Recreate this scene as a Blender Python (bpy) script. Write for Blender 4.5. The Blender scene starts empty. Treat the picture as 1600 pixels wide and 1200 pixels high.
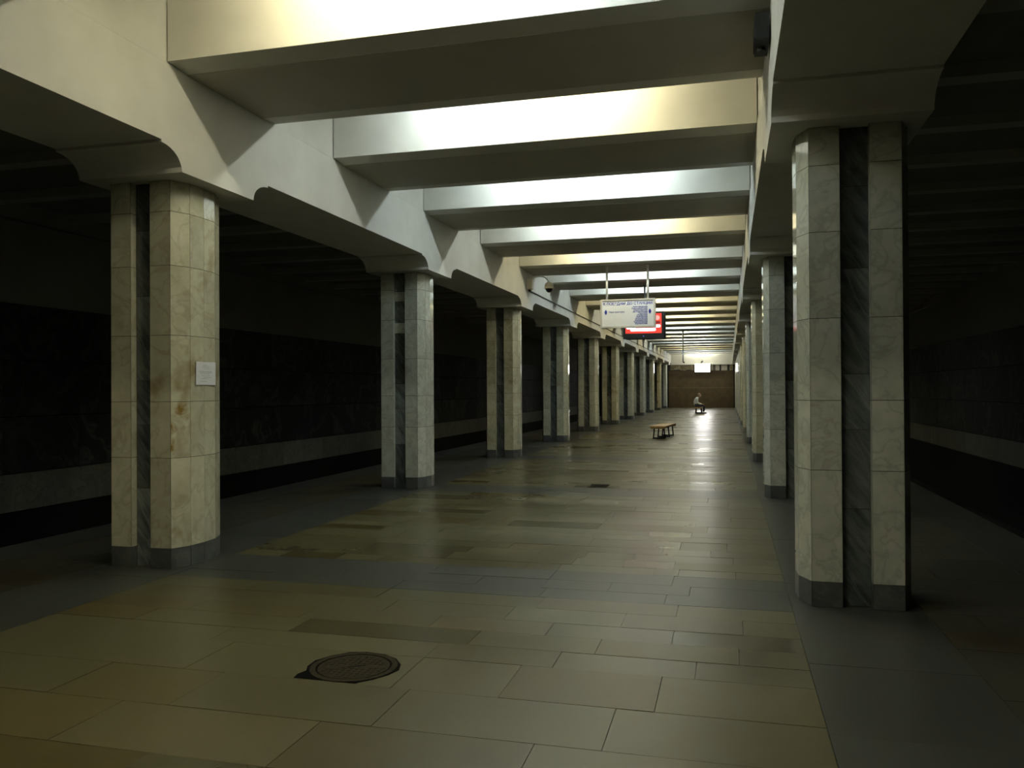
import bpy, bmesh, math, random
from mathutils import Matrix, Vector

# ------------------------------------------------------------------ camera, world, exposure
scene = bpy.context.scene
COL = scene.collection
CAM_X, CAM_H = 2.10, 1.573
YAW, PITCH, ROLL, FPX = 0.2560, 0.0064, -0.0057, 1291.45
cam_data = bpy.data.cameras.new('camera')
cam_data.sensor_fit = 'HORIZONTAL'
cam_data.sensor_width = 36.0
cam_data.lens = FPX / 1600 * 36.0
cam_data.clip_end = 300
cam = bpy.data.objects.new('camera', cam_data)
COL.objects.link(cam)
F = Vector((-math.sin(YAW) * math.cos(PITCH), math.cos(YAW) * math.cos(PITCH), math.sin(PITCH)))
R0 = Vector((math.cos(YAW), math.sin(YAW), 0))
U0 = R0.cross(F)
RR = R0 * math.cos(ROLL) + U0 * math.sin(ROLL)
UU = U0 * math.cos(ROLL) - R0 * math.sin(ROLL)
cam.matrix_world = Matrix(((RR.x, UU.x, -F.x, CAM_X), (RR.y, UU.y, -F.y, 0), (RR.z, UU.z, -F.z, CAM_H), (0, 0, 0, 1)))
scene.camera = cam

world = bpy.data.worlds.new('world')
scene.world = world
world.use_nodes = True
world.node_tree.nodes['Background'].inputs[0].default_value = (0, 0, 0, 1)
world.node_tree.nodes['Background'].inputs[1].default_value = 0.0
vs = scene.view_settings
vs.view_transform = 'Standard'
vs.look = 'None'
vs.gamma = 1
vs.use_curve_mapping = False
vs.exposure = 0.0

TUBE = 165.0           # radiance of the fluorescent tubes in the ceiling coffers
LIGHTBOX = 40.0       # radiance of the lit box on the far wall

rnd = random.Random(7)

# ------------------------------------------------------------------ materials
def lin(c):
    c = c / 255
    return c / 12.92 if c <= 0.04045 else ((c + 0.055) / 1.055) ** 2.4
def srgb(r, g, b): return (lin(r), lin(g), lin(b), 1)

def nodes_of(name):
    m = bpy.data.materials.new(name)
    m.use_nodes = True
    nt = m.node_tree
    return m, nt, nt.nodes['Principled BSDF']

def stone(name, ca, cb, scale=6, rough=0.3, vary=0.16, vein=None, vein_scale=3.0, bump=0.0, rough_vary=0.06, spec=0.5, stretch=None, detail=6, patch=None, spots=None, vein_amt=.75, tilt=0.0, brown=None, rough_piece=0.0, vein_twist=1.6):
    """natural stone: two-tone noise, per-piece brightness, optional veins, patches of another tone, dark spots"""
    m, nt, bs = nodes_of(name)
    N, L = nt.nodes, nt.links
    geo = N.new('ShaderNodeNewGeometry')
    oi = N.new('ShaderNodeObjectInfo')
    pos = geo.outputs['Position']
    if stretch:
        m0 = N.new('ShaderNodeMapping'); m0.inputs['Rotation'].default_value = (0, tilt, 0); L.new(pos, m0.inputs[0])
        mp = N.new('ShaderNodeMapping'); mp.inputs['Scale'].default_value = stretch
        L.new(m0.outputs[0], mp.inputs[0]); pos = mp.outputs[0]
    add = N.new('ShaderNodeMath'); add.operation = 'ADD'
    L.new(geo.outputs['Random Per Island'], add.inputs[0]); L.new(oi.outputs['Random'], add.inputs[1])
    fr = N.new('ShaderNodeMath'); fr.operation = 'FRACT'; L.new(add.outputs[0], fr.inputs[0])
    rv = fr.outputs[0]
    nz = N.new('ShaderNodeTexNoise'); nz.noise_dimensions = '4D'
    nz.inputs['Scale'].default_value = scale; nz.inputs['Detail'].default_value = detail; nz.inputs['Roughness'].default_value = 0.65
    L.new(pos, nz.inputs['Vector'])
    wm = N.new('ShaderNodeMath'); wm.operation = 'MULTIPLY'; wm.inputs[1].default_value = 40; L.new(rv, wm.inputs[0]); L.new(wm.outputs[0], nz.inputs['W'])
    rp = N.new('ShaderNodeValToRGB')
    rp.color_ramp.elements[0].position = 0.33; rp.color_ramp.elements[0].color = ca
    rp.color_ramp.elements[1].position = 0.67; rp.color_ramp.elements[1].color = cb
    L.new(nz.outputs['Fac'], rp.inputs[0])
    col = rp.outputs[0]
    if vein:
        wv = N.new('ShaderNodeTexNoise'); wv.noise_dimensions = '4D'
        wv.inputs['Scale'].default_value = vein_scale; wv.inputs['Detail'].default_value = 8; wv.inputs['Distortion'].default_value = vein_twist
        L.new(pos, wv.inputs['Vector']); L.new(wm.outputs[0], wv.inputs['W'])
        vr = N.new('ShaderNodeValToRGB')
        e = vr.color_ramp.elements
        e[0].position = 0.46; e[0].color = (0, 0, 0, 1); e[1].position = 0.54; e[1].color = (0, 0, 0, 1)
        k = e.new(0.5); k.color = (1, 1, 1, 1)
        L.new(wv.outputs['Fac'], vr.inputs[0])
        mx = N.new('ShaderNodeMixRGB'); mx.inputs[2].default_value = vein
        vm = N.new('ShaderNodeMath'); vm.operation = 'MULTIPLY'; vm.inputs[1].default_value = vein_amt
        L.new(vr.outputs[0], vm.inputs[0]); L.new(vm.outputs[0], mx.inputs[0]); L.new(col, mx.inputs[1]); col = mx.outputs[0]
    if patch:
        pn = N.new('ShaderNodeTexNoise'); pn.inputs['Scale'].default_value = patch[1]; pn.inputs['Detail'].default_value = 4
        L.new(geo.outputs['Position'], pn.inputs['Vector'])
        pr = N.new('ShaderNodeValToRGB'); pr.color_ramp.elements[0].position = patch[2]; pr.color_ramp.elements[1].position = patch[2] + 0.12
        L.new(pn.outputs['Fac'], pr.inputs[0])
        mx = N.new('ShaderNodeMixRGB'); mx.inputs[2].default_value = patch[0]
        L.new(pr.outputs[0], mx.inputs[0]); L.new(col, mx.inputs[1]); col = mx.outputs[0]
    if spots:
        sn = N.new('ShaderNodeTexVoronoi'); sn.inputs['Scale'].default_value = spots[1]
        L.new(geo.outputs['Position'], sn.inputs['Vector'])
        sr = N.new('ShaderNodeValToRGB'); sr.color_ramp.elements[0].position = spots[2]; sr.color_ramp.elements[1].position = spots[2] + 0.015
        sr.color_ramp.elements[0].color = (1, 1, 1, 1); sr.color_ramp.elements[1].color = (0, 0, 0, 1)
        L.new(sn.outputs['Distance'], sr.inputs[0])
        mx = N.new('ShaderNodeMixRGB'); mx.inputs[2].default_value = spots[0]
        L.new(sr.outputs[0], mx.inputs[0]); L.new(col, mx.inputs[1]); col = mx.outputs[0]
    vmr = N.new('ShaderNodeMapRange'); vmr.inputs[3].default_value = 1 - vary; vmr.inputs[4].default_value = 1 + vary
    L.new(rv, vmr.inputs[0])
    hs = N.new('ShaderNodeHueSaturation'); L.new(col, hs.inputs['Color']); L.new(vmr.outputs[0], hs.inputs['Value'])
    col = hs.outputs[0]
    if brown:       # some pieces of the stone are browner than others
        h1 = N.new('ShaderNodeMath'); h1.operation = 'MULTIPLY'; h1.inputs[1].default_value = 7.31; L.new(rv, h1.inputs[0])
        h2 = N.new('ShaderNodeMath'); h2.operation = 'FRACT'; L.new(h1.outputs[0], h2.inputs[0])
        h3 = N.new('ShaderNodeMapRange'); h3.inputs[1].default_value = 0.5; h3.inputs[2].default_value = 0.95; L.new(h2.outputs[0], h3.inputs[0])
        mx = N.new('ShaderNodeMixRGB'); mx.blend_type = 'MULTIPLY'; mx.inputs[2].default_value = brown + (1,)
        L.new(h3.outputs[0], mx.inputs[0]); L.new(col, mx.inputs[1]); col = mx.outputs[0]
    L.new(col, bs.inputs['Base Color'])
    rr = N.new('ShaderNodeMapRange'); rr.inputs[3].default_value = max(0.03, rough - rough_vary); rr.inputs[4].default_value = rough + rough_vary
    L.new(nz.outputs['Fac'], rr.inputs[0])
    rpc = N.new('ShaderNodeMath'); rpc.operation = 'MULTIPLY_ADD'; rpc.inputs[1].default_value = 2 * rough_piece
    rb = N.new('ShaderNodeMath'); rb.operation = 'SUBTRACT'; rb.inputs[1].default_value = rough_piece
    L.new(rr.outputs[0], rb.inputs[0]); L.new(rv, rpc.inputs[0]); L.new(rb.outputs[0], rpc.inputs[2])
    L.new(rpc.outputs[0], bs.inputs['Roughness'])
    bs.inputs['Specular IOR Level'].default_value = spec
    if bump:
        bn = N.new('ShaderNodeTexNoise'); bn.inputs['Scale'].default_value = 5.0; bn.inputs['Detail'].default_value = 3
        L.new(geo.outputs['Position'], bn.inputs['Vector'])
        bp = N.new('ShaderNodeBump'); bp.inputs['Strength'].default_value = bump; bp.inputs['Distance'].default_value = 0.02
        L.new(bn.outputs['Fac'], bp.inputs['Height']); L.new(bp.outputs[0], bs.inputs['Normal'])
    return m

def plain(name, c, rough=0.6, metal=0.0, vary=0.05, scale=8, emit=None, estr=0.0, spec=0.5):
    m, nt, bs = nodes_of(name)
    N, L = nt.nodes, nt.links
    geo = N.new('ShaderNodeNewGeometry')
    nz = N.new('ShaderNodeTexNoise'); nz.inputs['Scale'].default_value = scale; nz.inputs['Detail'].default_value = 5
    L.new(geo.outputs['Position'], nz.inputs['Vector'])
    rp = N.new('ShaderNodeValToRGB')
    rp.color_ramp.elements[0].position = 0.3; rp.color_ramp.elements[1].position = 0.7
    rp.color_ramp.elements[0].color = tuple(x * (1 - vary) for x in c[:3]) + (1,)
    rp.color_ramp.elements[1].color = tuple(min(1, x * (1 + vary)) for x in c[:3]) + (1,)
    L.new(nz.outputs['Fac'], rp.inputs[0]); L.new(rp.outputs[0], bs.inputs['Base Color'])
    bs.inputs['Roughness'].default_value = rough
    bs.inputs['Metallic'].default_value = metal
    bs.inputs['Specular IOR Level'].default_value = spec
    if emit:
        bs.inputs['Emission Color'].default_value = emit
        bs.inputs['Emission Strength'].default_value = estr
    return m

M = {}
M['plaster'] = plain('plaster', (0.60, 0.59, 0.535, 1), 0.85, vary=0.05, scale=2.5, spec=0.2)
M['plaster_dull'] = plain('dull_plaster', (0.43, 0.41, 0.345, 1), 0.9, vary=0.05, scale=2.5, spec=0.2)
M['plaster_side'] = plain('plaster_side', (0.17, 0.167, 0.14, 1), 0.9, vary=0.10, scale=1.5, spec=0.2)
M['rib'] = plain('rib_pale', (0.36, 0.355, 0.31, 1), 0.85, spec=0.2)  # paler than the side ceiling
M['marble'] = stone('cream_marble', (0.37, 0.352, 0.248, 1), (0.49, 0.478, 0.362, 1), 5, 0.085, 0.10, vein=(0.22, 0.195, 0.12, 1), vein_scale=2.2, vein_amt=.35, rough_vary=0.03, bump=0.0,
                    patch=((0.25, 0.21, 0.12, 1), 2.6, 0.62))
M['marble_white'] = stone('white_marble', (0.35, 0.36, 0.30, 1), (0.47, 0.48, 0.41, 1), 6, 0.075, 0.10, vein=(0.19, 0.195, 0.16, 1), vein_scale=3, vein_amt=.35, rough_vary=0.03)
M['marble_stained'] = stone('stained_marble', (0.37, 0.352, 0.248, 1), (0.49, 0.478, 0.362, 1), 7, 0.22, 0.05, vein=(0.22, 0.19, 0.12, 1), vein_scale=2.2, vein_amt=.35,
                            patch=((0.20, 0.13, 0.03, 1), 5.5, 0.52))
M['dark_marble'] = stone('dark_veined_marble', (0.036, 0.043, 0.043, 1), (0.14, 0.155, 0.15, 1), 5, 0.22, 0.40, vein=(0.17, 0.185, 0.18, 1), vein_scale=3.0, stretch=(2.6, 2.6, 0.5), vein_amt=.5, tilt=.6, vein_twist=.5)
M['granite'] = stone('grey_granite_plinth', (0.045, 0.048, 0.047, 1), (0.085, 0.088, 0.086, 1), 9, 0.3, 0.12, vein=(0.12, 0.12, 0.105, 1), vein_scale=4, vein_amt=.4)
M['slab'] = stone('beige_floor_stone', (0.063, 0.057, 0.0275, 1), (0.071, 0.065, 0.033, 1), 2.0, 0.31, 0.17, rough_vary=0.012, brown=(0.84, 0.70, 0.48), rough_piece=0.05, bump=0.04, detail=4, spec=0.42,
                  spots=((0.05, 0.045, 0.035, 1), 1.1, 0.022))
M['slab_grey'] = stone('grey_floor_granite', (0.033, 0.034, 0.029, 1), (0.038, 0.039, 0.0335, 1), 3.0, 0.34, 0.08, rough_vary=0.015, bump=0.04, detail=4, spec=0.42,
                       spots=((0.03, 0.03, 0.028, 1), 1.3, 0.02))
M['slab_side'] = stone('side_platform_stone', (0.024, 0.023, 0.017, 1), (0.038, 0.036, 0.026, 1), 2.0, 0.42, 0.12, rough_vary=0.05, brown=(1.25, 1.1, 0.8), spec=0.35)
M['mortar'] = plain('mortar', (0.02, 0.019, 0.014, 1), 0.9)
M['wall_dark'] = stone('track_wall_dark_marble', (0.008, 0.009, 0.008, 1), (0.017, 0.018, 0.016, 1), 2.0, 0.62, 0.35, vein=(0.045, 0.046, 0.041, 1), vein_scale=0.8, spec=0.12)
M['wall_light'] = stone('track_wall_pale_marble', (0.075, 0.075, 0.058, 1), (0.11, 0.108, 0.085, 1), 3, 0.6, 0.15, vein=(0.06, 0.057, 0.04, 1), spec=0.15)
M['soot'] = plain('sooty_concrete', (0.004, 0.004, 0.0037, 1), 0.95, spec=0.1)
M['brown'] = plain('brown_slats', (0.09, 0.060, 0.026, 1), 0.45, vary=0.25, scale=3)
M['brown_line'] = plain('pale_rail', (0.13, 0.105, 0.06, 1), 0.5)
M['tan'] = stone('tan_mosaic', (0.14, 0.10, 0.05, 1), (0.46, 0.40, 0.27, 1), 3.2, 0.6, 0.2, detail=3)
M['pale_panel'] = plain('pale_panel', (0.52, 0.5, 0.42, 1), 0.6)
M['black_gap'] = plain('dark_gap', (0.03, 0.028, 0.03, 1), 0.6)
M['iron'] = plain('cast_iron', (0.022, 0.018, 0.011, 1), 0.85, vary=0.45, scale=40, spec=0.05)
M['gap_black'] = plain('flat_gap_black', (0.003, 0.003, 0.0025, 1), 0.9, spec=0.02)  # black colour puts the shade of gaps and hollows into the surface
M['black_metal'] = plain('black_metal', (0.009, 0.009, 0.010, 1), 0.55, spec=0.25)
M['rail_steel'] = plain('rail_steel', (0.05, 0.045, 0.04, 1), 0.4, metal=0.8)
M['wood'] = plain('varnished_wood', (0.36, 0.215, 0.075, 1), 0.35, vary=0.25, scale=10)
M['white_metal'] = plain('white_painted_metal', (0.74, 0.74, 0.71, 1), 0.4)
M['frame_metal'] = plain('brushed_aluminium', (0.62, 0.60, 0.55, 1), 0.4, metal=0.35)
M['sign_face'] = plain('sign_face', (0.80, 0.81, 0.82, 1), 0.35, vary=0.01)
M['blue'] = plain('sign_blue', (0.006, 0.022, 0.27, 1), 0.5, vary=0.02)
M['grey_metal'] = plain('grey_metal', (0.33, 0.36, 0.38, 1), 0.4, metal=0.4)
M['dark_plastic'] = plain('dark_plastic', (0.012, 0.012, 0.011, 1), 0.55, spec=0.25)
M['beige_plastic'] = plain('beige_plastic', (0.66, 0.60, 0.48, 1), 0.5)
M['paper'] = plain('paper', (0.62, 0.63, 0.66, 1), 0.8, vary=0.03)
M['print'] = plain('faint_print', (0.34, 0.35, 0.38, 1), 0.8)
M['cable'] = plain('cable_grey', (0.10, 0.10, 0.085, 1), 0.6)
M['black_glass'] = plain('black_dome_glass', (0.01, 0.01, 0.01, 1), 0.1)
M['tv_red'] = plain('tv_red', (0.3, 0.02, 0.015, 1), 0.3, emit=(1.0, 0.055, 0.03, 1), estr=0.8)
M['tv_dark_red'] = plain('tv_dark_red', (0.1, 0.01, 0.01, 1), 0.3, emit=(0.32, 0.01, 0.008, 1), estr=0.55)
M['tv_pale'] = plain('tv_pale', (0.6, 0.3, 0.3, 1), 0.3, emit=(1.0, 0.24, 0.18, 1), estr=0.9)
M['tv_white'] = plain('tv_white', (0.8, 0.8, 0.85, 1), 0.3, emit=(1, 0.97, 1, 1), estr=1.6)
M['tv_led'] = plain('tv_led', (0.2, 0.2, 0.8, 1), 0.3, emit=(0.25, 0.25, 1, 1), estr=1.5)
M['lightbox'] = plain('lit_panel', (0.8, 0.8, 0.8, 1), 0.5, emit=(1, 0.98, 0.97, 1), estr=LIGHTBOX)
M['skin'] = plain('skin', (0.42, 0.25, 0.17, 1), 0.55)
M['shirt'] = plain('light_grey_shirt', (0.52, 0.52, 0.45, 1), 0.85)
M['trousers'] = plain('dark_trousers', (0.012, 0.012, 0.018, 1), 0.8)
M['hair'] = plain('greying_brown_hair', (0.20, 0.145, 0.09, 1), 0.7)
M['shoe'] = plain('black_shoe', (0.01, 0.01, 0.01, 1), 0.4)
WARM, COOL, MID = (1.0, 0.89, 0.55), (0.82, 0.96, 1.0), (0.96, 0.96, 0.80)
for nm, c in (('warm', WARM), ('cool', COOL), ('mid', MID)):
    M['tube_' + nm] = plain('tube_' + nm, (0.8, 0.8, 0.8, 1), 0.5, emit=c + (1,), estr=TUBE)

# ------------------------------------------------------------------ helpers
class MB:
    def __init__(self): self.v, self.f, self.s = [], [], []
    def box(self, x0, x1, y0, y1, z0, z1):
        b = len(self.v)
        self.v += [(x0, y0, z0), (x1, y0, z0), (x1, y1, z0), (x0, y1, z0), (x0, y0, z1), (x1, y0, z1), (x1, y1, z1), (x0, y1, z1)]
        self.f += [tuple(b + k for k in q) for q in ((0, 3, 2, 1), (4, 5, 6, 7), (0, 1, 5, 4), (1, 2, 6, 5), (2, 3, 7, 6), (3, 0, 4, 7))]
        return self
    def prism(self, pts, z0, z1):
        """vertical prism on a plan polygon"""
        b, n = len(self.v), len(pts)
        self.v += [(p[0], p[1], z0) for p in pts] + [(p[0], p[1], z1) for p in pts]
        self.f += [tuple(b + k for k in reversed(range(n))), tuple(b + n + k for k in range(n))]
        self.f += [(b + k, b + (k + 1) % n, b + n + (k + 1) % n, b + n + k) for k in range(n)]
        return self
    def extrude_x(self, pts, x0, x1):
        """prism along x on a (y, z) polygon"""
        b, n = len(self.v), len(pts)
        self.v += [(x0, p[0], p[1]) for p in pts] + [(x1, p[0], p[1]) for p in pts]
        self.f += [tuple(b + k for k in reversed(range(n))), tuple(b + n + k for k in range(n))]
        self.f += [(b + k, b + (k + 1) % n, b + n + (k + 1) % n, b + n + k) for k in range(n)]
        return self
    def tube(self, pts, r, n=8):
        pts = [Vector(p) for p in pts]
        rs = r if isinstance(r, (list, tuple)) else [r] * len(pts)
        b = len(self.v)
        for k, p in enumerate(pts):
            d = (pts[min(k + 1, len(pts) - 1)] - pts[max(k - 1, 0)]).normalized()
            a = Vector((0, 0, 1)) if abs(d.z) < 0.9 else Vector((1, 0, 0))
            u = d.cross(a).normalized(); w = d.cross(u)
            for j in range(n):
                t = 2 * math.pi * j / n
                self.v.append(tuple(p + u * math.cos(t) * rs[k] + w * math.sin(t) * rs[k]))
        for k in range(len(pts) - 1):
            for j in range(n):
                self.f.append((b + k * n + j, b + k * n + (j + 1) % n, b + (k + 1) * n + (j + 1) % n, b + (k + 1) * n + j))
        self.f.append(tuple(b + j for j in reversed(range(n))))
        self.f.append(tuple(b + (len(pts) - 1) * n + j for j in range(n)))
        return self
    def ball(self, c, r, n=12, m=8, z0=-1.0, z1=1.0):
        """ellipsoid (r a triple), optionally only between relative heights z0..z1"""
        b = len(self.v)
        t0, t1 = math.asin(z0), math.asin(z1)
        for i in range(m + 1):
            t = t0 + (t1 - t0) * i / m
            for j in range(n):
                a = 2 * math.pi * j / n
                self.v.append((c[0] + r[0] * math.cos(t) * math.cos(a), c[1] + r[1] * math.cos(t) * math.sin(a), c[2] + r[2] * math.sin(t)))
        for i in range(m):
            for j in range(n):
                self.f.append((b + i * n + j, b + i * n + (j + 1) % n, b + (i + 1) * n + (j + 1) % n, b + (i + 1) * n + j))
        self.f.append(tuple(b + j for j in reversed(range(n))))
        self.f.append(tuple(b + m * n + j for j in range(n)))
        return self
    def mesh(self, name, mat, smooth=False):
        me = bpy.data.meshes.new(name)
        me.from_pydata(self.v, [], self.f)
        bm = bmesh.new(); bm.from_mesh(me)
        bmesh.ops.recalc_face_normals(bm, faces=bm.faces[:])
        bm.to_mesh(me); bm.free()
        me.materials.append(M[mat])
        if smooth:
            for p in me.polygons: p.use_smooth = True
        return me

def link(name, me, parent=None, loc=(0, 0, 0), rot=(0, 0, 0)):
    o = bpy.data.objects.new(name, me)
    COL.objects.link(o)
    o.location = loc; o.rotation_euler = rot
    if parent: o.parent = parent
    return o
def part(name, mb, mat, parent, smooth=False, stuff=False, loc=(0, 0, 0), rot=(0, 0, 0), label=None):
    o = link(name, mb.mesh(name, mat, smooth), parent, loc, rot)
    if stuff: o['kind'] = 'stuff'
    if label: o['label'] = label
    return o
def tag(o, label, cat, group=None):
    o['label'] = label; o['category'] = cat
    if group: o['group'] = group
    return o
def thing(name, label, cat, loc=(0, 0, 0), rz=0, group=None):
    return tag(link(name, None, None, loc, (0, 0, rz)), label, cat, group)
def struct(name, mb, mat, label):
    o = link(name, mb.mesh(name, mat)); o['kind'] = 'structure'; o['label'] = label
    return o

# ------------------------------------------------------------------ dimensions (metres)
NCOL = 11
CY0, BAY = 6.667, 6.0                 # first column centre, bay length
Y_BACK, Y_END = -8.0, 68.5
FACE = 2.407                          # hall face of the longitudinal beams
OUTER = 3.46                          # their track face
Z_CAP, Z_SOF, Z_BEAM, Z_TOP = 3.447, 3.653, 4.31, 4.93
EDGE = 5.0                            # platform edge
WALLX = 8.4                           # track walls
B0, BW, BS = 5.93, 1.70, 3.0          # cross beams: first near face, width, spacing

# ------------------------------------------------------------------ floor
floor = struct('floor', MB().box(-EDGE, EDGE, Y_BACK, Y_END, -0.25, -0.03), 'mortar', 'stone-paved island platform floor of a metro station')
part('platform_wall', MB().box(-EDGE + 0.1, -EDGE + 0.3, Y_BACK, Y_END, -1.25, -0.25).box(EDGE - 0.3, EDGE - 0.1, Y_BACK, Y_END, -1.25, -0.25), 'soot', floor)
slab_rows = []      # (y0, y1, material, [x joints])
HALF = 2.53
fg = [(2.55, 3.09, 'slab', [-1.5, -.35, .75, 1.6]), (3.09, 3.58, 'slab', [-1.737, -.89, .216, 1.257]), (3.58, 4.07, 'slab', [-1.37, -.634, .47, 1.555]),
      (4.07, 4.58, 'slab', [-.90, .36, .95, 1.74]), (4.58, 4.87, 'slab', [-1.09, .36, 1.125, 1.913]), (4.87, 5.17, 'slab', [-1.9, -.7, .53, 1.32, 2.15]),
      (5.17, 5.46, 'slab', [-1.69, -.8, .16, .955, 1.75]), (5.46, 5.80, 'slab', [-1.2, -.3, .6, 1.40, 2.18]), (5.80, 6.11, 'slab', [-1.6, -.5, .75, 1.74]),
      (6.11, 6.40, 'slab_grey', [-1.7, -.5, .7, 1.635]), (6.40, 6.70, 'slab_grey', [-1.1, .1, .65, 1.18, 1.80]), (6.70, 7.05, 'slab_grey', [-1.5, -.4, .65, 1.65]),
      (7.05, 7.31, 'slab', [-2.05, -1.47, -1.05, .35, .645, 1.47, 1.68, 2.15])]
def joints(r):
    xs, x = [], -HALF + r.uniform(0.35, 1.2)
    while x < HALF - 0.3:
        xs.append(x); x += r.choice((0.45, 0.7, 0.8, 0.9, 1.05, 1.2))
    return xs
slab_rows += fg
y = 7.31
while y < Y_END - 0.05:
    ph = (y - CY0 + 0.56) % BAY
    grey = ph < 0.93
    d = rnd.choice((0.29, 0.3, 0.31, 0.33, 0.42)) if not grey else 0.31
    # snap to band edges
    nxt = y + d
    k = math.floor((y - (CY0 - 0.557)) / BAY)
    for e in (CY0 - 0.557 + BAY * k + 0.94, CY0 - 0.557 + BAY * (k + 1)):
        if y + 0.02 < e < nxt + 0.14: nxt = e
    mid = ((y + nxt) / 2 - (CY0 - 0.557)) % BAY
    slab_rows.append((y, min(nxt, Y_END), 'slab_grey' if mid < 0.94 else 'slab', joints(rnd)))
    y = nxt
y = 2.55
while y > Y_BACK + 0.05:
    nxt = max(y - rnd.choice((0.3, 0.5)), Y_BACK)
    slab_rows.append((nxt, y, 'slab_grey' if (y - (CY0 - 0.557)) % BAY < 0.94 else 'slab', joints(rnd)))
    y = nxt
slab_rows.sort()
def slab_box(mb, x0, x1, y0, y1, g=0.0018):
    dz = rnd.uniform(-0.0012, 0.0008)
    mb.box(x0 + g, x1 - g, y0 + g, y1 - g, -0.03, dz)
rest = {'slab': MB(), 'slab_grey': MB()}
count = 0
for (y0, y1, mt, xs) in slab_rows:
    edges = [-HALF] + list(xs) + [HALF]
    for a, b in zip(edges, edges[1:]):
        if 2.5 < y0 < 22.0 and count < 290:
            w, d = b - a, y1 - y0
            mb = MB(); dz = rnd.uniform(-0.0012, 0.0008)
            mb.box(-w / 2 + .0018, w / 2 - .0018, -d / 2 + .0018, d / 2 - .0018, -0.03, dz)
            link('floor_slab', mb.mesh('floor_slab', mt), floor, ((a + b) / 2, (y0 + y1) / 2, 0)); count += 1
        else:
            slab_box(rest[mt], a, b, y0, y1)
for mt, mb in rest.items():
    part('distant_paving', mb, mt, floor, stuff=True)
# side strips: grey granite under the columns, stone beyond, granite edge
for s in (-1, 1):
    far = MB(); farb = MB(); fare = MB()
    y, k = Y_BACK, 0
    while y < Y_END:
        y1 = min(y + 1.0, Y_END)
        x0, x1 = HALF, 3.42
        if 2.9 < y < 30:
            link('granite_slab', MB().box(-(x1 - x0) / 2 + .0012, (x1 - x0) / 2 - .0012, -(y1 - y) / 2 + .0012, (y1 - y) / 2 - .0012, -0.03, rnd.uniform(-.001, .0004)).mesh('granite_slab', 'slab_grey'),
                 floor, (s * (x0 + x1) / 2, (y + y1) / 2, 0))
        else:
            far.box(min(s * x0, s * x1) + .0012, max(s * x0, s * x1) - .0012, y + .0012, y1 - .0012, -0.03, 0)
        x0, x1 = 4.45, EDGE + 0.04
        fare.box(min(s * x0, s * x1) + .0012, max(s * x0, s * x1), y + .0012, y1 - .0012, -0.06, 0)
        y = y1
    y = Y_BACK
    while y < Y_END:
        y1 = min(y + rnd.choice((.3, .42, .5)), Y_END)
        xm = 3.42 + rnd.uniform(.3, .75)
        for x0, x1 in ((3.42, xm), (xm, 4.45)):
            farb.box(min(s * x0, s * x1) + .0012, max(s * x0, s * x1) - .0012, y + .0012, y1 - .0012, -0.03, rnd.uniform(-.001, .0004))
        y = y1
    part('distant_granite', far, 'slab_grey', floor, stuff=True)
    part('side_paving', farb, 'slab_side', floor, stuff=True)
    part('platform_edge_stone', fare, 'slab_grey', floor, stuff=True)

# track pits and their walls
for s, side in ((-1, 'left'), (1, 'right')):
    bed = struct('trim_%d' % (1 if s < 0 else 2), MB().box(min(s * (EDGE - .3), s * (WALLX + .2)), max(s * (EDGE - .3), s * (WALLX + .2)), Y_BACK, Y_END, -1.45, -1.25), 'soot', 'black track bed beside the platform')
    for d in (0.72, 2.24):
        xr = s * (EDGE + d)
        part('rail', MB().box(xr - .035, xr + .035, Y_BACK, Y_END, -1.12, -1.07).box(xr - .01, xr + .01, Y_BACK, Y_END, -1.22, -1.12).box(xr - .06, xr + .06, Y_BACK, Y_END, -1.25, -1.22), 'rail_steel', bed)
    a, b = sorted((s * WALLX, s * (WALLX + .25)))
    w = struct('wall_' + side, MB().box(a, b, Y_BACK, Y_END, -1.45, 4.75), 'soot', 'dark %s track wall with a pale skirting of stone slabs' % side)
    # plastered upper band
    xa, xb = sorted((s * (WALLX - .03), s * (WALLX + .02)))
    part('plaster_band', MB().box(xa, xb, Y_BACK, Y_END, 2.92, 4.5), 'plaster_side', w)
    part('cable', MB().tube([(s * (WALLX - .06), Y_BACK, 4.17), (s * (WALLX - .06), Y_END, 4.17)], .018, 6), 'cable', w)
    t = 0.03
    pale = MB().box(-t / 2, t / 2, -.497, .497, -.28, .28).mesh('wall_panel', 'wall_light')
    dark = MB().box(-t / 2, t / 2, -.747, .747, -.42, .42).mesh('wall_panel', 'wall_dark')
    farp, fard = MB(), MB()
    y = Y_BACK + .5
    while y < Y_END - .4:
        if 4 < y < 60: link('wall_panel', pale, w, (s * (WALLX - .035), y, .05))
        else: farp.box(s * (WALLX - .035) - t / 2, s * (WALLX - .035) + t / 2, y - .497, y + .497, -.23, .33)
        y += 1.0
    y = Y_BACK + .75
    while y < Y_END - .4:
        for r in range(3):
            z = .335 + .43 + .86 * r
            if 4 < y < 60: link('wall_panel', dark, w, (s * (WALLX - .018), y, z))
            else: fard.box(s * (WALLX - .018) - t / 2, s * (WALLX - .018) + t / 2, y - .747, y + .747, z - .42, z + .42)
        y += 1.5
    part('outlying_panels', farp, 'wall_light', w, stuff=True)
    part('outlying_panels', fard, 'wall_dark', w, stuff=True)

# ------------------------------------------------------------------ ceiling
ceiling = struct('ceiling', MB().box(-FACE - .1, FACE + .1, Y_BACK, Y_END, Z_TOP, Z_TOP + .15), 'plaster', 'white plastered ceiling with deep cross beams and lit coffers')
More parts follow.
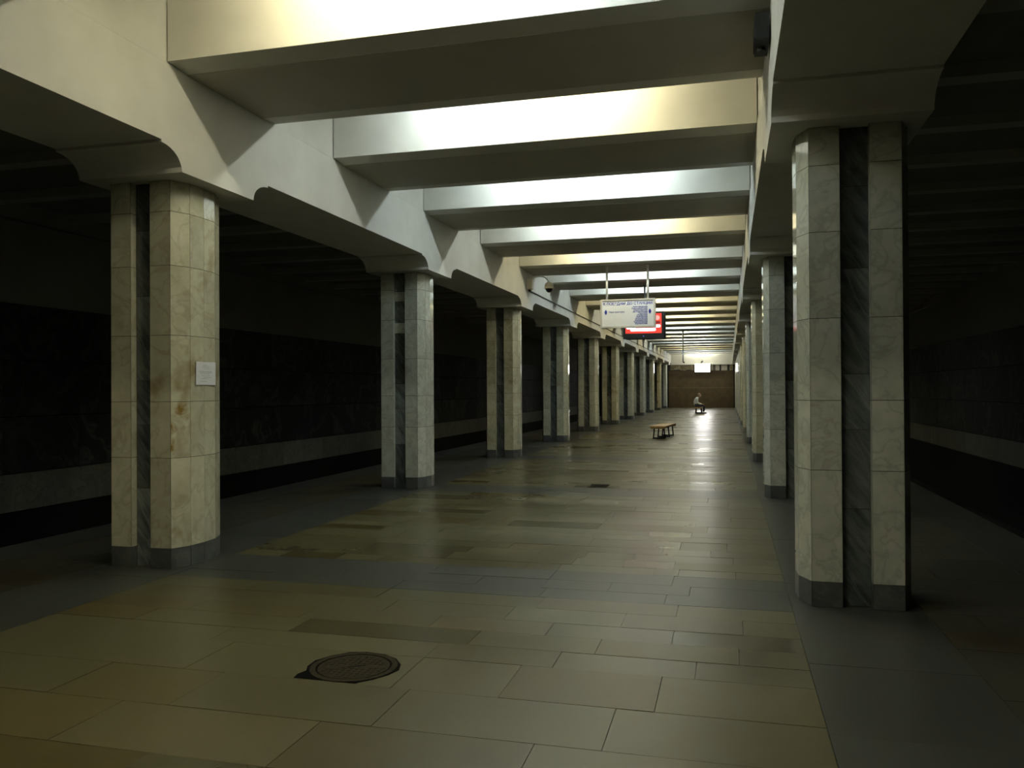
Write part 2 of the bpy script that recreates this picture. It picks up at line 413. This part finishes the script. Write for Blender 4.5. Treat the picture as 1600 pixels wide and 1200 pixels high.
# cross beams with slightly bevelled lower edges
bev, bh = 0.26, 0.016
prof = [(0, Z_BEAM + bh), (bev, Z_BEAM - .004), (BW - bev, Z_BEAM - .004), (BW, Z_BEAM + bh), (BW, Z_TOP), (0, Z_TOP)]
beam_me = MB().extrude_x(prof, -FACE, FACE).mesh('cross_beam', 'plaster')
soffit_me = MB().box(-FACE, FACE, bev, BW - bev, Z_BEAM - .009, Z_BEAM - .004).mesh('soffit_middle', 'plaster_dull')  # middle of the underside, darker than the edge strips
I0, I1 = -4, 20
for i in range(I0, I1 + 1):
    bo = link('cross_beam', beam_me, ceiling, (0, B0 + BS * i, 0))
    link('soffit_middle', soffit_me, bo)
# longitudinal beams: soffit drops to a flat capital over every column through a small step and a cove
def soffit_profile():
    p = [(Y_BACK, Z_SOF)]
    for i in range(-2, NCOL):
        cy = CY0 + BAY * i
        left = [(cy - .815, Z_SOF), (cy - .815, Z_SOF - .022)]
        n = 7
        for k in range(1, n + 1):
            t = math.pi / 2 * k / n
            left.append((cy - .815 + .265 * math.sin(t), Z_SOF - .022 - (Z_SOF - .022 - Z_CAP) * (1 - math.cos(t))))
        right = [(2 * cy - a, z) for a, z in reversed(left)]
        for a, z in left + right:
            if Y_BACK < a < Y_END: p.append((a, z))
    p.append((Y_END, Z_SOF))
    return p
pr = soffit_profile()
for s in (-1, 1):
    mb = MB()
    a, b = sorted((s * FACE, s * OUTER))
    n = len(pr)
    for (yy, zz) in pr:
        mb.v += [(a, yy, zz), (b, yy, zz), (a, yy, Z_BEAM), (b, yy, Z_BEAM)]
    for k in range(n - 1):
        p0, p1 = 4 * k, 4 * k + 4
        mb.f.append((p0, p0 + 1, p1 + 1, p1))
        if abs(pr[k][0] - pr[k + 1][0]) > 1e-6:
            mb.f += [(p0, p1, p1 + 2, p0 + 2), (p0 + 1, p0 + 3, p1 + 3, p1 + 1), (p0 + 2, p1 + 2, p1 + 3, p0 + 3)]
    mb.f += [(0, 2, 3, 1), (4 * n - 4, 4 * n - 3, 4 * n - 1, 4 * n - 2)]
    part('arcade_beam', mb, 'plaster', ceiling)
    a2, b2 = sorted((s * (FACE + .012), s * (OUTER - .01)))
    part('coffer_wall', MB().box(a2, b2, Y_BACK, Y_END, Z_BEAM + .008, Z_TOP + .1), 'plaster', ceiling)
    # side ceiling over the track with thin cross ribs
    a3, b3 = sorted((s * (OUTER - .02), s * (WALLX + .2)))
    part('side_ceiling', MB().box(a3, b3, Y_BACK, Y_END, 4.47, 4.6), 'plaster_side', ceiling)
    rib = MB().extrude_x([(-.11, 4.36), (.11, 4.36), (.14, 4.48), (-.14, 4.48)], a3 + .02, b3 - .02).mesh('ceiling_rib', 'rib')
    for k in range(-9, 38):
        yy = 8.3 + 1.55 * k
        if Y_BACK + .3 < yy < Y_END - .3: link('ceiling_rib', rib, ceiling, (0, yy, 0))

# fluorescent fittings hidden in the coffers (two tubes end to end)
pal = {0: ('warm', 'cool'), 1: ('cool', 'warm'), 2: ('cool', 'cool'), 3: ('cool', 'warm'), 4: ('warm', 'cool'), 5: ('cool', 'cool'), 6: ('cool', 'cool'),
       7: ('warm', 'warm'), 8: ('mid', 'warm'), 9: ('warm', 'warm'), 10: ('mid', 'warm'), 11: ('cool', 'cool'), 12: ('mid', 'cool'), 13: ('warm', 'mid'), 14: ('mid', 'cool'),
       15: ('cool', 'cool'), 16: ('mid', 'mid'), 17: ('warm', 'warm'), 18: ('warm', 'warm'), 19: ('cool', 'cool'), 20: ('mid', 'mid'), 21: ('mid', 'mid'), -1: ('warm', 'mid'), -2: ('mid', 'mid'), -3: ('mid', 'mid')}
tube_me = {k: MB().tube([(-.58, 0, 0), (.58, 0, 0)], .019, 8).mesh('tube', 'tube_' + k, True) for k in ('warm', 'cool', 'mid')}
house_me = MB().box(-1.25, 1.25, -.045, .045, -.03, 0).box(-1.24, -1.20, -.02, .02, -.10, -.03).box(-.02, .02, -.02, .02, -.10, -.03).box(1.20, 1.24, -.02, .02, -.10, -.03).mesh('housing', 'white_metal')
for k in range(-3, 22):
    yc = B0 + BS * k - (BS - BW) / 2 if k < 21 else 68.1
    t = thing('tube_lamp', 'white twin-tube lamp fitting tucked up inside a ceiling coffer', 'lamp', (0, yc, Z_TOP), 0, 'tube lamps in the ceiling coffers')
    link('housing', house_me, t)
    for x, c in zip((-.61, .61), pal[k]):
        link('tube', tube_me[c], t, (x, 0, -.085))

# ------------------------------------------------------------------ end walls
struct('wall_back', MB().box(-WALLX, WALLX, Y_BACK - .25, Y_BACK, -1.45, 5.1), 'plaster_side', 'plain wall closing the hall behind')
we = struct('wall_end', MB().box(-WALLX, WALLX, Y_END, Y_END + .25, -1.45, 5.1), 'soot', 'far end wall with brown slats, a patterned frieze and white plaster above')
mb = MB()
z = 0.0
while z < 2.95:
    mb.box(-2.62, 2.52, Y_END - .05, Y_END, z + .006, z + .082); z += .085
part('brown_slats', mb, 'brown', we, stuff=True)
part('pale_rail', MB().box(-2.62, 2.52, Y_END - .07, Y_END - .05, 1.595, 1.63), 'brown_line', we)
part('upper_plaster', MB().box(-2.45, 2.45, Y_END - .12, Y_END, 3.5, Z_TOP), 'plaster', we)
part('ledge', MB().box(-2.45, 2.45, Y_END - .20, Y_END, 3.46, 3.53), 'plaster', we)
part('frieze_back', MB().box(-2.62, 2.5, Y_END - .03, Y_END, 2.97, 3.47), 'black_gap', we)
x = -2.45
while x < -.55:
    w_ = rnd.uniform(.16, .3); zb = 2.99 + rnd.uniform(0, .10)
    part('frieze_piece', MB().box(x, min(x + w_, -.5), Y_END - .06, Y_END - .03, zb, 3.46), 'tan', we)
    x += w_ + .012
for a, b, m_ in ((.74, .92, 'pale_panel'), (1.10, 1.42, 'pale_panel'), (1.56, 2.02, 'pale_panel'), (2.2, 2.48, 'tan'), (.98, 1.03, 'tan')):
    part('frieze_piece', MB().box(a, b, Y_END - .06, Y_END - .03, 3.0, 3.46), m_, we)

# ------------------------------------------------------------------ columns
Z_ROWS = [0.0, .18, .98, 1.48, 2.07, 2.69, 3.17, Z_CAP]
G_ROWS = [0.0, .70, 1.27, 1.67, 2.43, 3.02, Z_CAP]
V, U1 = .365, .31
def outline():
    hall = [(U1, -V), (.383, -.185), (.395, 0), (.383, .185), (U1, V)]
    back = [(.10, V), (.10, V - .075), (-.10, V - .075), (-.10, V)]
    trk = [(-U1, V), (-.383, .185), (-.395, 0), (-.383, -.185), (-U1, -V)]
    fr = [(-.10, -V), (-.10, -V + .075), (.10, -V + .075), (.10, -V)]
    return hall + back + trk + fr
OUT = outline()
def offset(poly, d):
    res, n = [], len(poly)
    for k in range(n):
        a, b, c = Vector(poly[k - 1]), Vector(poly[k]), Vector(poly[(k + 1) % n])
        n1 = Vector((-(b - a).y, (b - a).x)).normalized(); n2 = Vector((-(c - b).y, (c - b).x)).normalized()
        bis = (n1 + n2); bis = bis / max(bis.dot(n1), .3)
        res.append(tuple(b + bis * d))
    return res
# outline runs counter-clockwise, so its left normal points inward
INN = offset(OUT, .025)
CORE = offset(OUT, .006)
NE = len(OUT)
SHOWN = [0, 1, 2, 3, 13, 14, 15, 16, 17]      # hall facets and the face towards the near end
# edge k runs OUT[k] -> OUT[k+1]
def panel_mb(mb, k, z0, z1, sx, g=.0022):
    a, b = Vector(OUT[k]), Vector(OUT[(k + 1) % NE]); ia, ib = Vector(INN[k]), Vector(INN[(k + 1) % NE])
    d = (b - a).normalized() * g
    pts = [a + d, b - d, ib - d, ia + d]
    pts = [(sx * p.x, p.y) for p in pts]
    return mb.prism(pts, z0 + g, z1 - g)
panel_cache = {}
def panel_mesh(k, z0, z1, sx, mat):
    key = (k, round(z0, 3), round(z1, 3), sx, mat)
    if key not in panel_cache:
        nm = 'groove_panel' if k in (6, 15) else ('plinth_stone' if z1 < .2 else 'marble_panel')
        panel_cache[key] = (nm, panel_mb(MB(), k, z0, z1, sx).mesh(nm, mat))
    return panel_cache[key]
ORD = ['first', 'second', 'third', 'fourth', 'fifth', 'sixth', 'seventh', 'eighth', 'ninth', 'tenth', 'eleventh']
def rows_for(k): return G_ROWS if k in (6, 15) else Z_ROWS
def base_mat(k, z1, body):
    return 'dark_marble' if k in (6, 15) else ('granite' if z1 < .2 else body)
far_cache = {}
for s in (-1, 1):
    sx = -s                      # local +u points to the hall
    for i in range(NCOL):
        if s < 0:
            label = 'cream marble column with a white paper notice on its hall side' if i == 0 else 'cream marble column, %s along its row counting from the noticed column' % ORD[i]
        else:
            label = 'pale marble column across the hall from the noticed column' if i == 0 else 'pale marble column, %s along the row without the notice' % ORD[i]
        t = thing('column', label, 'column', (s * 2.98, CY0 + BAY * i, 0), 0, 'columns along the ' + ('row with the notice' if s < 0 else 'row without the notice'))
        cw = (i % 3 == 1) if s < 0 else (i % 3 != 2)
        body = 'marble_white' if cw else 'marble'
        near = i < (6 if s < 0 else 4)
        if near:
            part('core', MB().prism([(sx * p[0], p[1]) for p in CORE], 0.002, Z_CAP), 'mortar', t)
            for k in SHOWN:
                zs = rows_for(k)
                if s < 0 and i == 1 and k == 15: zs = [0.0, .70, 1.27, 1.67, 2.48, 2.65, 2.99, 3.15, Z_CAP]
                for z0, z1 in zip(zs, zs[1:]):
                    mt = base_mat(k, z1, body)
                    if s < 0 and i == 0 and k == 0 and abs(z0 - .98) < .01: mt = 'marble_stained'
                    if s < 0 and i == 1 and k == 15 and z1 in (2.65, 3.15): mt = 'marble_white'  # two short stretches of this groove are pale
                    nm, me = panel_mesh(k, z0, z1, sx, mt)
                    link(nm, me, t)
            if ('rear', sx, body) not in far_cache:
                m1, m2, m3 = MB(), MB(), MB()
                for k in range(NE):
                    if k in SHOWN: continue
                    zs = rows_for(k)
                    for z0, z1 in zip(zs, zs[1:]):
                        panel_mb({'dark_marble': m1, 'granite': m2}.get(base_mat(k, z1, body), m3), k, z0, z1, sx)
                far_cache[('rear', sx, body)] = [('rear_groove_panels', m1.mesh('rear_groove_panels', 'dark_marble')), ('rear_plinth_stones', m2.mesh('rear_plinth_stones', 'granite')), ('rear_marble_panels', m3.mesh('rear_marble_panels', body))]
            for nm, me in far_cache[('rear', sx, body)]:
                o = link(nm, me, t); o['kind'] = 'stuff'
        else:
            if ('far', sx, body) not in far_cache:
                m1, m2, m3 = MB(), MB(), MB()
                for k in range(NE):
                    zs = rows_for(k)
                    for z0, z1 in zip(zs, zs[1:]):
                        panel_mb({'dark_marble': m1, 'granite': m2}.get(base_mat(k, z1, body), m3), k, z0, z1, sx)
                core = MB().prism([(sx * p[0], p[1]) for p in CORE], 0.002, Z_CAP)
                far_cache[('far', sx, body)] = [('core', core.mesh('core', 'mortar')), ('groove_panels', m1.mesh('groove_panels', 'dark_marble')), ('plinth', m2.mesh('plinth', 'granite')), ('marble_panels', m3.mesh('marble_panels', body))]
            for nm, me in far_cache[('far', sx, body)]:
                o = link(nm, me, t)
                if nm != 'core' and nm != 'plinth': o['kind'] = 'stuff'

# paper notice on the first column of the left row
t = thing('paper_notice', 'white printed paper sheet stuck on a cream marble column', 'notice', (-2.582, 6.69, 1.63))
part('sheet', MB().box(-.0015, .0015, -.146, .146, 0, .212), 'paper', t)
mb = MB()
for zc, a, b in ((.178, -.05, .03), (.163, -.06, .05), (.147, -.03, .05), (.122, -.10, .09), (.112, -.10, .10), (.10, -.08, .06), (.082, -.06, .06), (.066, -.04, .09), (.054, -.07, .03), (.03, -.08, .02)):
    yy = a
    while yy < b:
        w_ = rnd.uniform(.008, .024)
        mb.box(.0015, .0019, yy, min(yy + w_, b), zc, zc + .005); yy += w_ + .004
part('printed_lines', mb, 'print', t, stuff=True)

# ------------------------------------------------------------------ hanging sign
def text_mesh(body, size, mat, align='CENTER', bold=0.0, xs=1.0):
    cu = bpy.data.curves.new('lettering', 'FONT')
    cu.body = body; cu.size = size; cu.align_x = align; cu.extrude = 0.0008; cu.offset = bold
    tmp = bpy.data.objects.new('lettering_tmp', cu); COL.objects.link(tmp)
    dg = bpy.context.evaluated_depsgraph_get(); dg.update()
    me = bpy.data.meshes.new_from_object(tmp.evaluated_get(dg))
    bpy.data.objects.remove(tmp); bpy.data.curves.remove(cu)
    for v in me.vertices: v.co.x *= xs
    me.materials.clear(); me.materials.append(M[mat]); me.name = 'lettering'
    return me
SY = 18.40
t = thing('hanging_sign', 'white hanging direction sign with blue lettering and two blue arrows', 'sign', (-.045, SY, 2.925))
SW, SH = 1.215, .635
part('board', MB().box(-SW / 2 + .03, SW / 2 - .03, -.045, .045, .03, SH - .03), 'sign_face', t)
for nm, q in (('frame_bar', (-SW / 2, SW / 2, SH - .035, SH)), ('frame_bar', (-SW / 2, SW / 2, 0, .035)), ('frame_bar', (-SW / 2, -SW / 2 + .04, .035, SH - .035)), ('frame_bar', (SW / 2 - .04, SW / 2, .035, SH - .035))):
    part(nm, MB().box(q[0], q[1], -.06, .06, q[2], q[3]), 'frame_metal', t)
for x in (-.465, .44):
    rd = part('hanging_rod', MB().tube([(x, 0, SH), (x, 0, Z_BEAM - 2.925 - .012)], .026, 8), 'white_metal', t, True)
    part('ceiling_plate', MB().tube([(x, 0, Z_BEAM - 2.925 - .028), (x, 0, Z_BEAM - 2.925 - .010)], .035, 10), 'white_metal', rd)
FR = (math.pi / 2, 0, 0)
def put_text(body, x, z, size, align='CENTER', bold=0.0, xs=1.0):
    link('lettering', text_mesh(body, size, 'blue', align, bold, xs), t, (x, -.0465, z), FR)
put_text('К ПОЕЗДАМ ДО СТАНЦИЙ', 0.0, .508, .083, 'CENTER', .0022, 1.0)
put_text('Парк культуры', -.42, .335, .048, 'LEFT', 0.001, 1.0)
for k, st in enumerate(('Автозаводская', 'Комсомольская', 'Пролетарская', 'Дв. Революции', 'Заречная', 'Ленинская', 'Чкаловская', 'Московская', 'Канавинская', 'Бурнаковская', 'Буревестник')):
    put_text(st, .435, .444 - .0372 * k, .044, 'RIGHT', 0.0014, 1.0)
for x, d in ((-.49, -1), (.49, 1)):
    mb = MB()
    # block arrow head pointing outwards
    pts = [(d * .028, 0), (d * .006, .052), (-d * .022, .052), (-d * .012, .03), (-d * .03, .03), (-d * .03, -.03), (-d * .012, -.03), (-d * .022, -.052), (d * .006, -.052)]
    b = len(mb.v); n = len(pts)
    mb.v += [(p[0], -.001, p[1]) for p in pts] + [(p[0], .001, p[1]) for p in pts]
    mb.f += [tuple(range(n)), tuple(reversed(range(n, 2 * n)))] + [(k, (k + 1) % n, n + (k + 1) % n, n + k) for k in range(n)]
    part('arrow', mb, 'blue', t, loc=(x, -.0465, .35))

# ------------------------------------------------------------------ television on its ceiling pole
TY = 21.65
t = thing('hanging_television', 'black television with a red picture hanging from a grey pole behind the sign', 'television', (-.02, TY, 2.865))
TW, TH = 1.03, .70
part('casing', MB().box(-TW / 2, TW / 2, -.06, .04, 0, TH).box(-TW / 2 + .1, TW / 2 - .1, .04, .10, .08, TH - .1), 'dark_plastic', t)
part('second_casing', MB().box(-TW / 2 + .03, TW / 2 + .03, .22, .34, .0, TH - .02), 'dark_plastic', t)
scr = part('screen', MB().box(-TW / 2 + .05, TW / 2 - .05, -.066, -.06, .14, TH - .05), 'tv_red', t)
def blob(a, b, z0, z1, m_):
    r = (z1 - z0) / 2; pts = []
    for k in range(9): th = math.pi / 2 + math.pi * k / 8; pts.append((a + r + r * math.cos(th), (z0 + z1) / 2 + r * math.sin(th)))
    for k in range(9): th = -math.pi / 2 + math.pi * k / 8; pts.append((b - r + r * math.cos(th), (z0 + z1) / 2 + r * math.sin(th)))
    mb = MB(); n = len(pts)
    mb.v += [(p[0], -.069, p[1]) for p in pts] + [(p[0], -.066, p[1]) for p in pts]
    mb.f += [tuple(range(n)), tuple(reversed(range(n, 2 * n)))] + [(k, (k + 1) % n, n + (k + 1) % n, n + k) for k in range(n)]
    part('picture_shape', mb, m_, scr)
blob(-.34, .32, .195, .275, 'tv_white'); blob(-.44, -.20, .255, .31, 'tv_white'); blob(.26, .44, .285, .36, 'tv_white')
blob(.30, .42, .47, .60, 'tv_pale'); blob(.30, .44, .38, .45, 'tv_dark_red'); blob(-.44, -.1, .42, .60, 'tv_dark_red')
part('standby_light', MB().box(-.008, .008, -.065, -.06, .06, .076), 'tv_led', t)
pl = part('pole', MB().tube([(.02, .14, .35), (.02, .14, Z_BEAM - 2.865 - .006)], .024, 10), 'grey_metal', t, True)
part('ceiling_plate', MB().box(-.06, .10, .06, .22, Z_BEAM - 2.865 - .025, Z_BEAM - 2.865 - .010), 'grey_metal', pl)
part('bracket', MB().box(-.25, .25, .10, .22, .28, .42), 'black_metal', t)

# bare ceiling pole further down the hall
t = thing('ceiling_pole', 'bare grey pole with a dark hooked foot hanging from the ceiling', 'pole', (.02, 40.2, 2.79))
part('shaft', MB().tube([(0, 0, .60), (0, 0, Z_BEAM - 2.79 - .012)], .03, 8), 'white_metal', t, True)
part('lower_shaft', MB().tube([(0, 0, .06), (0, 0, .62)], .034, 8), 'grey_metal', t, True)
part('hook', MB().tube([(0, 0, .08), (.02, 0, .03), (.07, 0, .0)], .03, 8), 'black_metal', t, True)
part('ceiling_plate', MB().box(-.07, .07, -.07, .07, Z_BEAM - 2.79 - .025, Z_BEAM - 2.79 - .010), 'grey_metal', t)

# ------------------------------------------------------------------ dome camera, conduit, loudspeaker
t = thing('dome_camera', 'cream dome surveillance camera on a curved arm fixed to the beam', 'camera', (-FACE, 18.72, 3.80))
part('wall_box', MB().box(0, .12, -.09, .09, .10, .34), 'beige_plastic', t)
arm = [(.10, 0, .30)] + [(.10 + .19 * (1 - math.cos(a)) * .95, 0, .30 + .09 * math.sin(a)) for a in (math.pi * k / 10 for k in range(1, 9))] + [(.49, .03, .27)]
part('arm', MB().tube(arm, .014, 8), 'white_metal', t, True)
part('housing', MB().ball((.50, .03, .15), (.105, .105, .11), 16, 8, -.1, .95).tube([(.50, .03, .14), (.50, .03, .10)], [.112, .108], 16), 'beige_plastic', t, True)
part('dome_glass', MB().ball((.50, .03, .11), (.085, .085, .10), 14, 6, -1, 0), 'black_glass', t, True)
part('plug', MB().ball((.05, -.02, .07), (.035, .03, .025), 10, 6), 'dark_plastic', t, True)
tag(part('cable_conduit', MB().tube([(-FACE + .018, 18.86, 3.875), (-FACE + .018, 40, 3.86), (-FACE + .018, 66, 3.85)], .014, 6), 'cable', None, True),
    'thin dark cable running level along the beam from the dome camera', 'cable')
t = thing('loudspeaker', 'small black box loudspeaker mounted under the first cross beam', 'loudspeaker', (FACE, 6.22, 4.02))
part('box', MB().box(-.105, -.012, -.20, .14, .0, .18), 'dark_plastic', t)
part('grille', MB().box(-.112, -.105, -.18, .12, .015, .165), 'black_metal', t)
part('bracket', MB().box(-.02, 0, -.06, .02, .04, .14), 'black_metal', t)
part('knob', MB().tube([(-.06, -.02, .0), (-.06, -.02, -.025)], .03, 8), 'black_metal', t)

# lit box and small camera at the far end
t = thing('light_box', 'glowing white light box high on the brown slatted end wall', 'light box', (.10, Y_END - .30, 2.87))
part('case', MB().box(-.60, .60, -.04, .08, 0, .68), 'white_metal', t)
for x in (-.4, .4): part('bracket', MB().box(x - .02, x + .02, .08, .235, .30, .36), 'white_metal', t)
part('lit_panel', MB().box(-.575, .575, -.055, -.04, .025, .655), 'lightbox', t)
t = thing('wall_camera', 'small dark camera on a bracket above the glowing light box', 'camera', (.06, Y_END - .2, 3.53))
part('bracket', MB().tube([(0, 0, 0), (0, -.02, .14)], .018, 8), 'grey_metal', t)
part('body', MB().tube([(-.08, -.06, .13), (.07, -.02, .22)], .055, 10), 'black_metal', t)
part('hood', MB().box(-.02, .10, -.1, .02, .20, .30), 'grey_metal', t)

# ------------------------------------------------------------------ benches
def bench(label, loc, rz):
    b_ = thing('bench', label, 'bench', loc, rz, 'wooden benches in the hall')
    Ln, W, H = 2.25, .48, .40
    for k in range(3):
        a = -W / 2 + (W / 3) * k
        part('seat_plank', MB().box(a + .006, a + W / 3 - .006, -Ln / 2, Ln / 2, H - .055, H), 'wood', b_)
    for e in (-1, 1):
        part('edge_rail', MB().box(-W / 2 + .01, W / 2 - .01, e * (Ln / 2 - .06) - .02, e * (Ln / 2 - .06) + .02, H - .085, H - .055), 'wood', b_)
    for yy in (-.85, 0, .85):
        tr = part('trestle', MB().box(-.20, .20, yy - .02, yy + .02, 0.0, .035), 'black_metal', b_)
        part('top_bar', MB().box(-.18, .18, yy - .02, yy + .02, H - .09, H - .055), 'black_metal', tr)
        for e in (-1, 1):
            part('leg', MB().tube([(e * .18, yy, .02), (e * .15, yy, H - .06)], .021, 8), 'black_metal', tr)
    return b_
bench('empty wooden bench with three black metal trestles standing in mid hall', (.06, 27.15, 0), math.radians(-5))
bench('wooden bench that the seated person is using near the end wall', (.285, 53.5, 0), 0)

# ------------------------------------------------------------------ manhole cover and floor grate
mx, my = .03, 4.325
t = thing('manhole_cover', 'round dark cast iron manhole cover let into the beige paving', 'manhole', (mx, my, 0.0))
pts = [(-.245, -.243), (-.10, -.244), (.125, -.245), (.135, -.225), (.19, -.17), (.245, -.08), (.27, .01), (.245, .10), (.18, .19), (.08, .25), (-.04, .265), (-.14, .235), (-.22, .15), (-.27, .05), (-.265, -.05), (-.235, -.12), (-.255, -.18)]
part('broken_surround', MB().prism(pts, -.004, .0012), 'gap_black', t)
def ring(r0, r1, z0, z1, n=40):
    mb = MB()
    for k in range(n):
        th = 2 * math.pi * k / n
        for r, z in ((r0, z0), (r1, z0), (r1, z1), (r0, z1)): mb.v.append((r * math.cos(th), r * math.sin(th), z))
    for k in range(n):
        a, b = 4 * k, 4 * ((k + 1) % n)
        for j in range(4): mb.f.append((a + j, b + j, b + (j + 1) % 4, a + (j + 1) % 4))
    return mb
part('frame_ring', ring(.214, .247, -.004, .0045), 'iron', t)
lid = part('lid', MB().tube([(0, 0, -.004), (0, 0, .003)], .203, 40), 'iron', t)
mb = MB()
for a in range(-5, 6):
    for b in range(-5, 6):
        x, y_ = a * .034, b * .034
        if x * x + y_ * y_ < .18 ** 2 and not (abs(y_ - x * .25) < .02): mb.box(x - .009, x + .009, y_ - .009, y_ + .009, .003, .0046)
part('studs', mb, 'iron', lid, stuff=True)
o = part('slot_shade', MB().box(-.065, .065, -.007, .007, .0028, .0036), 'gap_black', lid, rot=(0, 0, math.radians(34)))  # flat black bar, paints the shade inside the lid's slot
t = thing('floor_grate', 'small dark square drain grate in the paving by a grey band', 'grate', (.06, 13.3, 0))
part('frame', MB().box(-.15, .15, -.22, -.19, -.002, .004).box(-.15, .15, .19, .22, -.002, .004).box(-.15, -.12, -.19, .19, -.002, .004).box(.12, .15, -.19, .19, -.002, .004), 'iron', t)
part('pit_shade', MB().box(-.12, .12, -.19, .19, -.002, .0012), 'gap_black', t)  # thin black plate, paints in the shade below the bars
for k in range(6):
    x = -.1 + .04 * k
    part('grate_bar', MB().box(x - .008, x + .008, -.19, .19, .0012, .0035), 'iron', t)

# ------------------------------------------------------------------ seated person
def skin_mesh(chains, sub=1):
    """skin surface over chains of (point, radius); chains share joints by equal points; first point is the root"""
    vs_, es, rs, idx = [], [], [], {}
    for ch in chains:
        prev = None
        for p, r in ch:
            key = tuple(round(c, 4) for c in p)
            if key not in idx:
                idx[key] = len(vs_); vs_.append(p); rs.append(r)
            if prev is not None: es.append((prev, idx[key]))
            prev = idx[key]
    me = bpy.data.meshes.new('skin_tmp'); me.from_pydata(vs_, es, [])
    o = bpy.data.objects.new('skin_tmp', me); COL.objects.link(o)
    sk = o.modifiers.new('skin', 'SKIN'); sk.use_smooth_shade = True
    ss = o.modifiers.new('sub', 'SUBSURF'); ss.levels = sub; ss.render_levels = sub
    if not me.skin_vertices:
        bm = bmesh.new(); bm.from_mesh(me); bm.verts.layers.skin.verify(); bm.to_mesh(me); bm.free()
    for k, sv in enumerate(me.skin_vertices[0].data):
        sv.radius = (rs[k], rs[k]) if not isinstance(rs[k], tuple) else rs[k]
        sv.use_root = (k == 0)
    dg = bpy.context.evaluated_depsgraph_get(); dg.update()
    out = bpy.data.meshes.new_from_object(o.evaluated_get(dg))
    bpy.data.objects.remove(o)
    return out
def mb_from(me):
    mb = MB(); mb.v = [tuple(v.co) for v in me.vertices]; mb.f = [tuple(p.vertices) for p in me.polygons]
    return mb
def join(a, b):
    n = len(a.v); a.v += b.v; a.f += [tuple(n + k for k in f) for f in b.f]; return a
# local frame: facing +x, origin on the floor below the seat; y>0 is the far side
HIP = (.0, 0, .50)
spine = [(HIP, .125), ((-.045, 0, .64), .13), ((-.03, 0, .80), .135), ((.05, 0, .94), .105), ((.115, 0, 1.0), .052), ((.155, 0, 1.06), .05)]
def arm_chain(y): return [((.05, 0, .94), .105), ((.045, y * .75, .925), .075), ((.05, y, .86), .055), ((.07, y * 1.12, .66), .043), ((.24, y * .95, .60), .036), ((.34, y * .8, .595), .028)]
def leg_chain(y): return [(HIP, .125), ((.02, y, .475), .095), ((.24, y * 1.05, .485), .078), ((.46, y * 1.1, .49), .06), ((.45, y * 1.1, .27), .05), ((.43, y * 1.1, .085), .036)]
body = mb_from(skin_mesh([spine] + [arm_chain(y) for y in (-.20, .20)] + [leg_chain(y) for y in (-.095, .095)]))
body = join(body, MB().ball((.185, 0, 1.135), (.098, .076, .118), 16, 12))                                   # skull
body.ball((.215, 0, 1.075), (.062, .055, .055), 12, 8)                                                        # jaw
body.ball((.283, 0, 1.115), (.020, .013, .022), 8, 6)                                                         # nose
body.ball((.268, 0, 1.073), (.010, .024, .007), 8, 4)                                                         # mouth
for e in (-1, 1):
    body.ball((.266, e * .030, 1.140), (.010, .014, .009), 8, 4)                                              # eyes
    body.ball((.178, e * .077, 1.120), (.020, .010, .032), 8, 6)                                              # ears
    yy = e * .16
    palm = [((.33, yy, .595), .026), ((.37, yy, .588), .030), ((.405, yy, .578), .030)]
    body = join(body, mb_from(skin_mesh([palm])))
    for f_, (dy, ln) in enumerate(((-.028, .062), (-.010, .074), (.010, .070), (.028, .055))):
        a = (.405, yy + dy, .578)
        body = join(body, mb_from(skin_mesh([[(a, .009), ((.405 + ln * .45, yy + dy * 1.1, .580), .0088), ((.405 + ln * .8, yy + dy * 1.15, .568), .008), ((.405 + ln, yy + dy * 1.15, .55), .0065)]])))
    body = join(body, mb_from(skin_mesh([[((.36, yy - e * .025, .588), .011), ((.385, yy - e * .048, .582), .010), ((.42, yy - e * .055, .572), .008)]])))
person = link('person', body.mesh('person', 'skin', True), None, (.17, 52.62, 0))
tag(person, 'person in a light grey shirt and dark trousers sitting sideways on a bench', 'person')
shirt = mb_from(skin_mesh([[((.0, 0, .46), .145), ((-.045, 0, .64), .155), ((-.03, 0, .80), .155), ((.05, 0, .94), .122), ((.10, 0, .985), .07)]] +
                          [[((.05, 0, .94), .122), ((.045, y * .75, .925), .09), ((.05, y, .86), .07), ((.07, y * 1.12, .66), .06), ((.24, y * .95, .60), .05), ((.31, y * .84, .597), .044)] for y in (-.20, .20)]))
part('shirt', shirt, 'shirt', person, True)
tr = mb_from(skin_mesh([[((-.01, 0, .49), .137), ((.02, y, .475), .108), ((.24, y * 1.05, .485), .092), ((.46, y * 1.1, .485), .076), ((.455, y * 1.1, .27), .070), ((.43, y * 1.1, .10), .066)] for y in (-.095, .095)]))
part('trousers', tr, 'trousers', person, True)
part('hair', MB().ball((.172, 0, 1.155), (.103, .084, .110), 16, 8, .05, 1).ball((.135, 0, 1.13), (.075, .080, .095), 14, 10), 'hair', person, True)
for e in (-1, 1):
    part('shoe', MB().ball((.49, e * .105, .045), (.135, .045, .045), 14, 8).box(.36, .62, e * .105 - .04, e * .105 + .04, 0, .022), 'shoe', person, True)
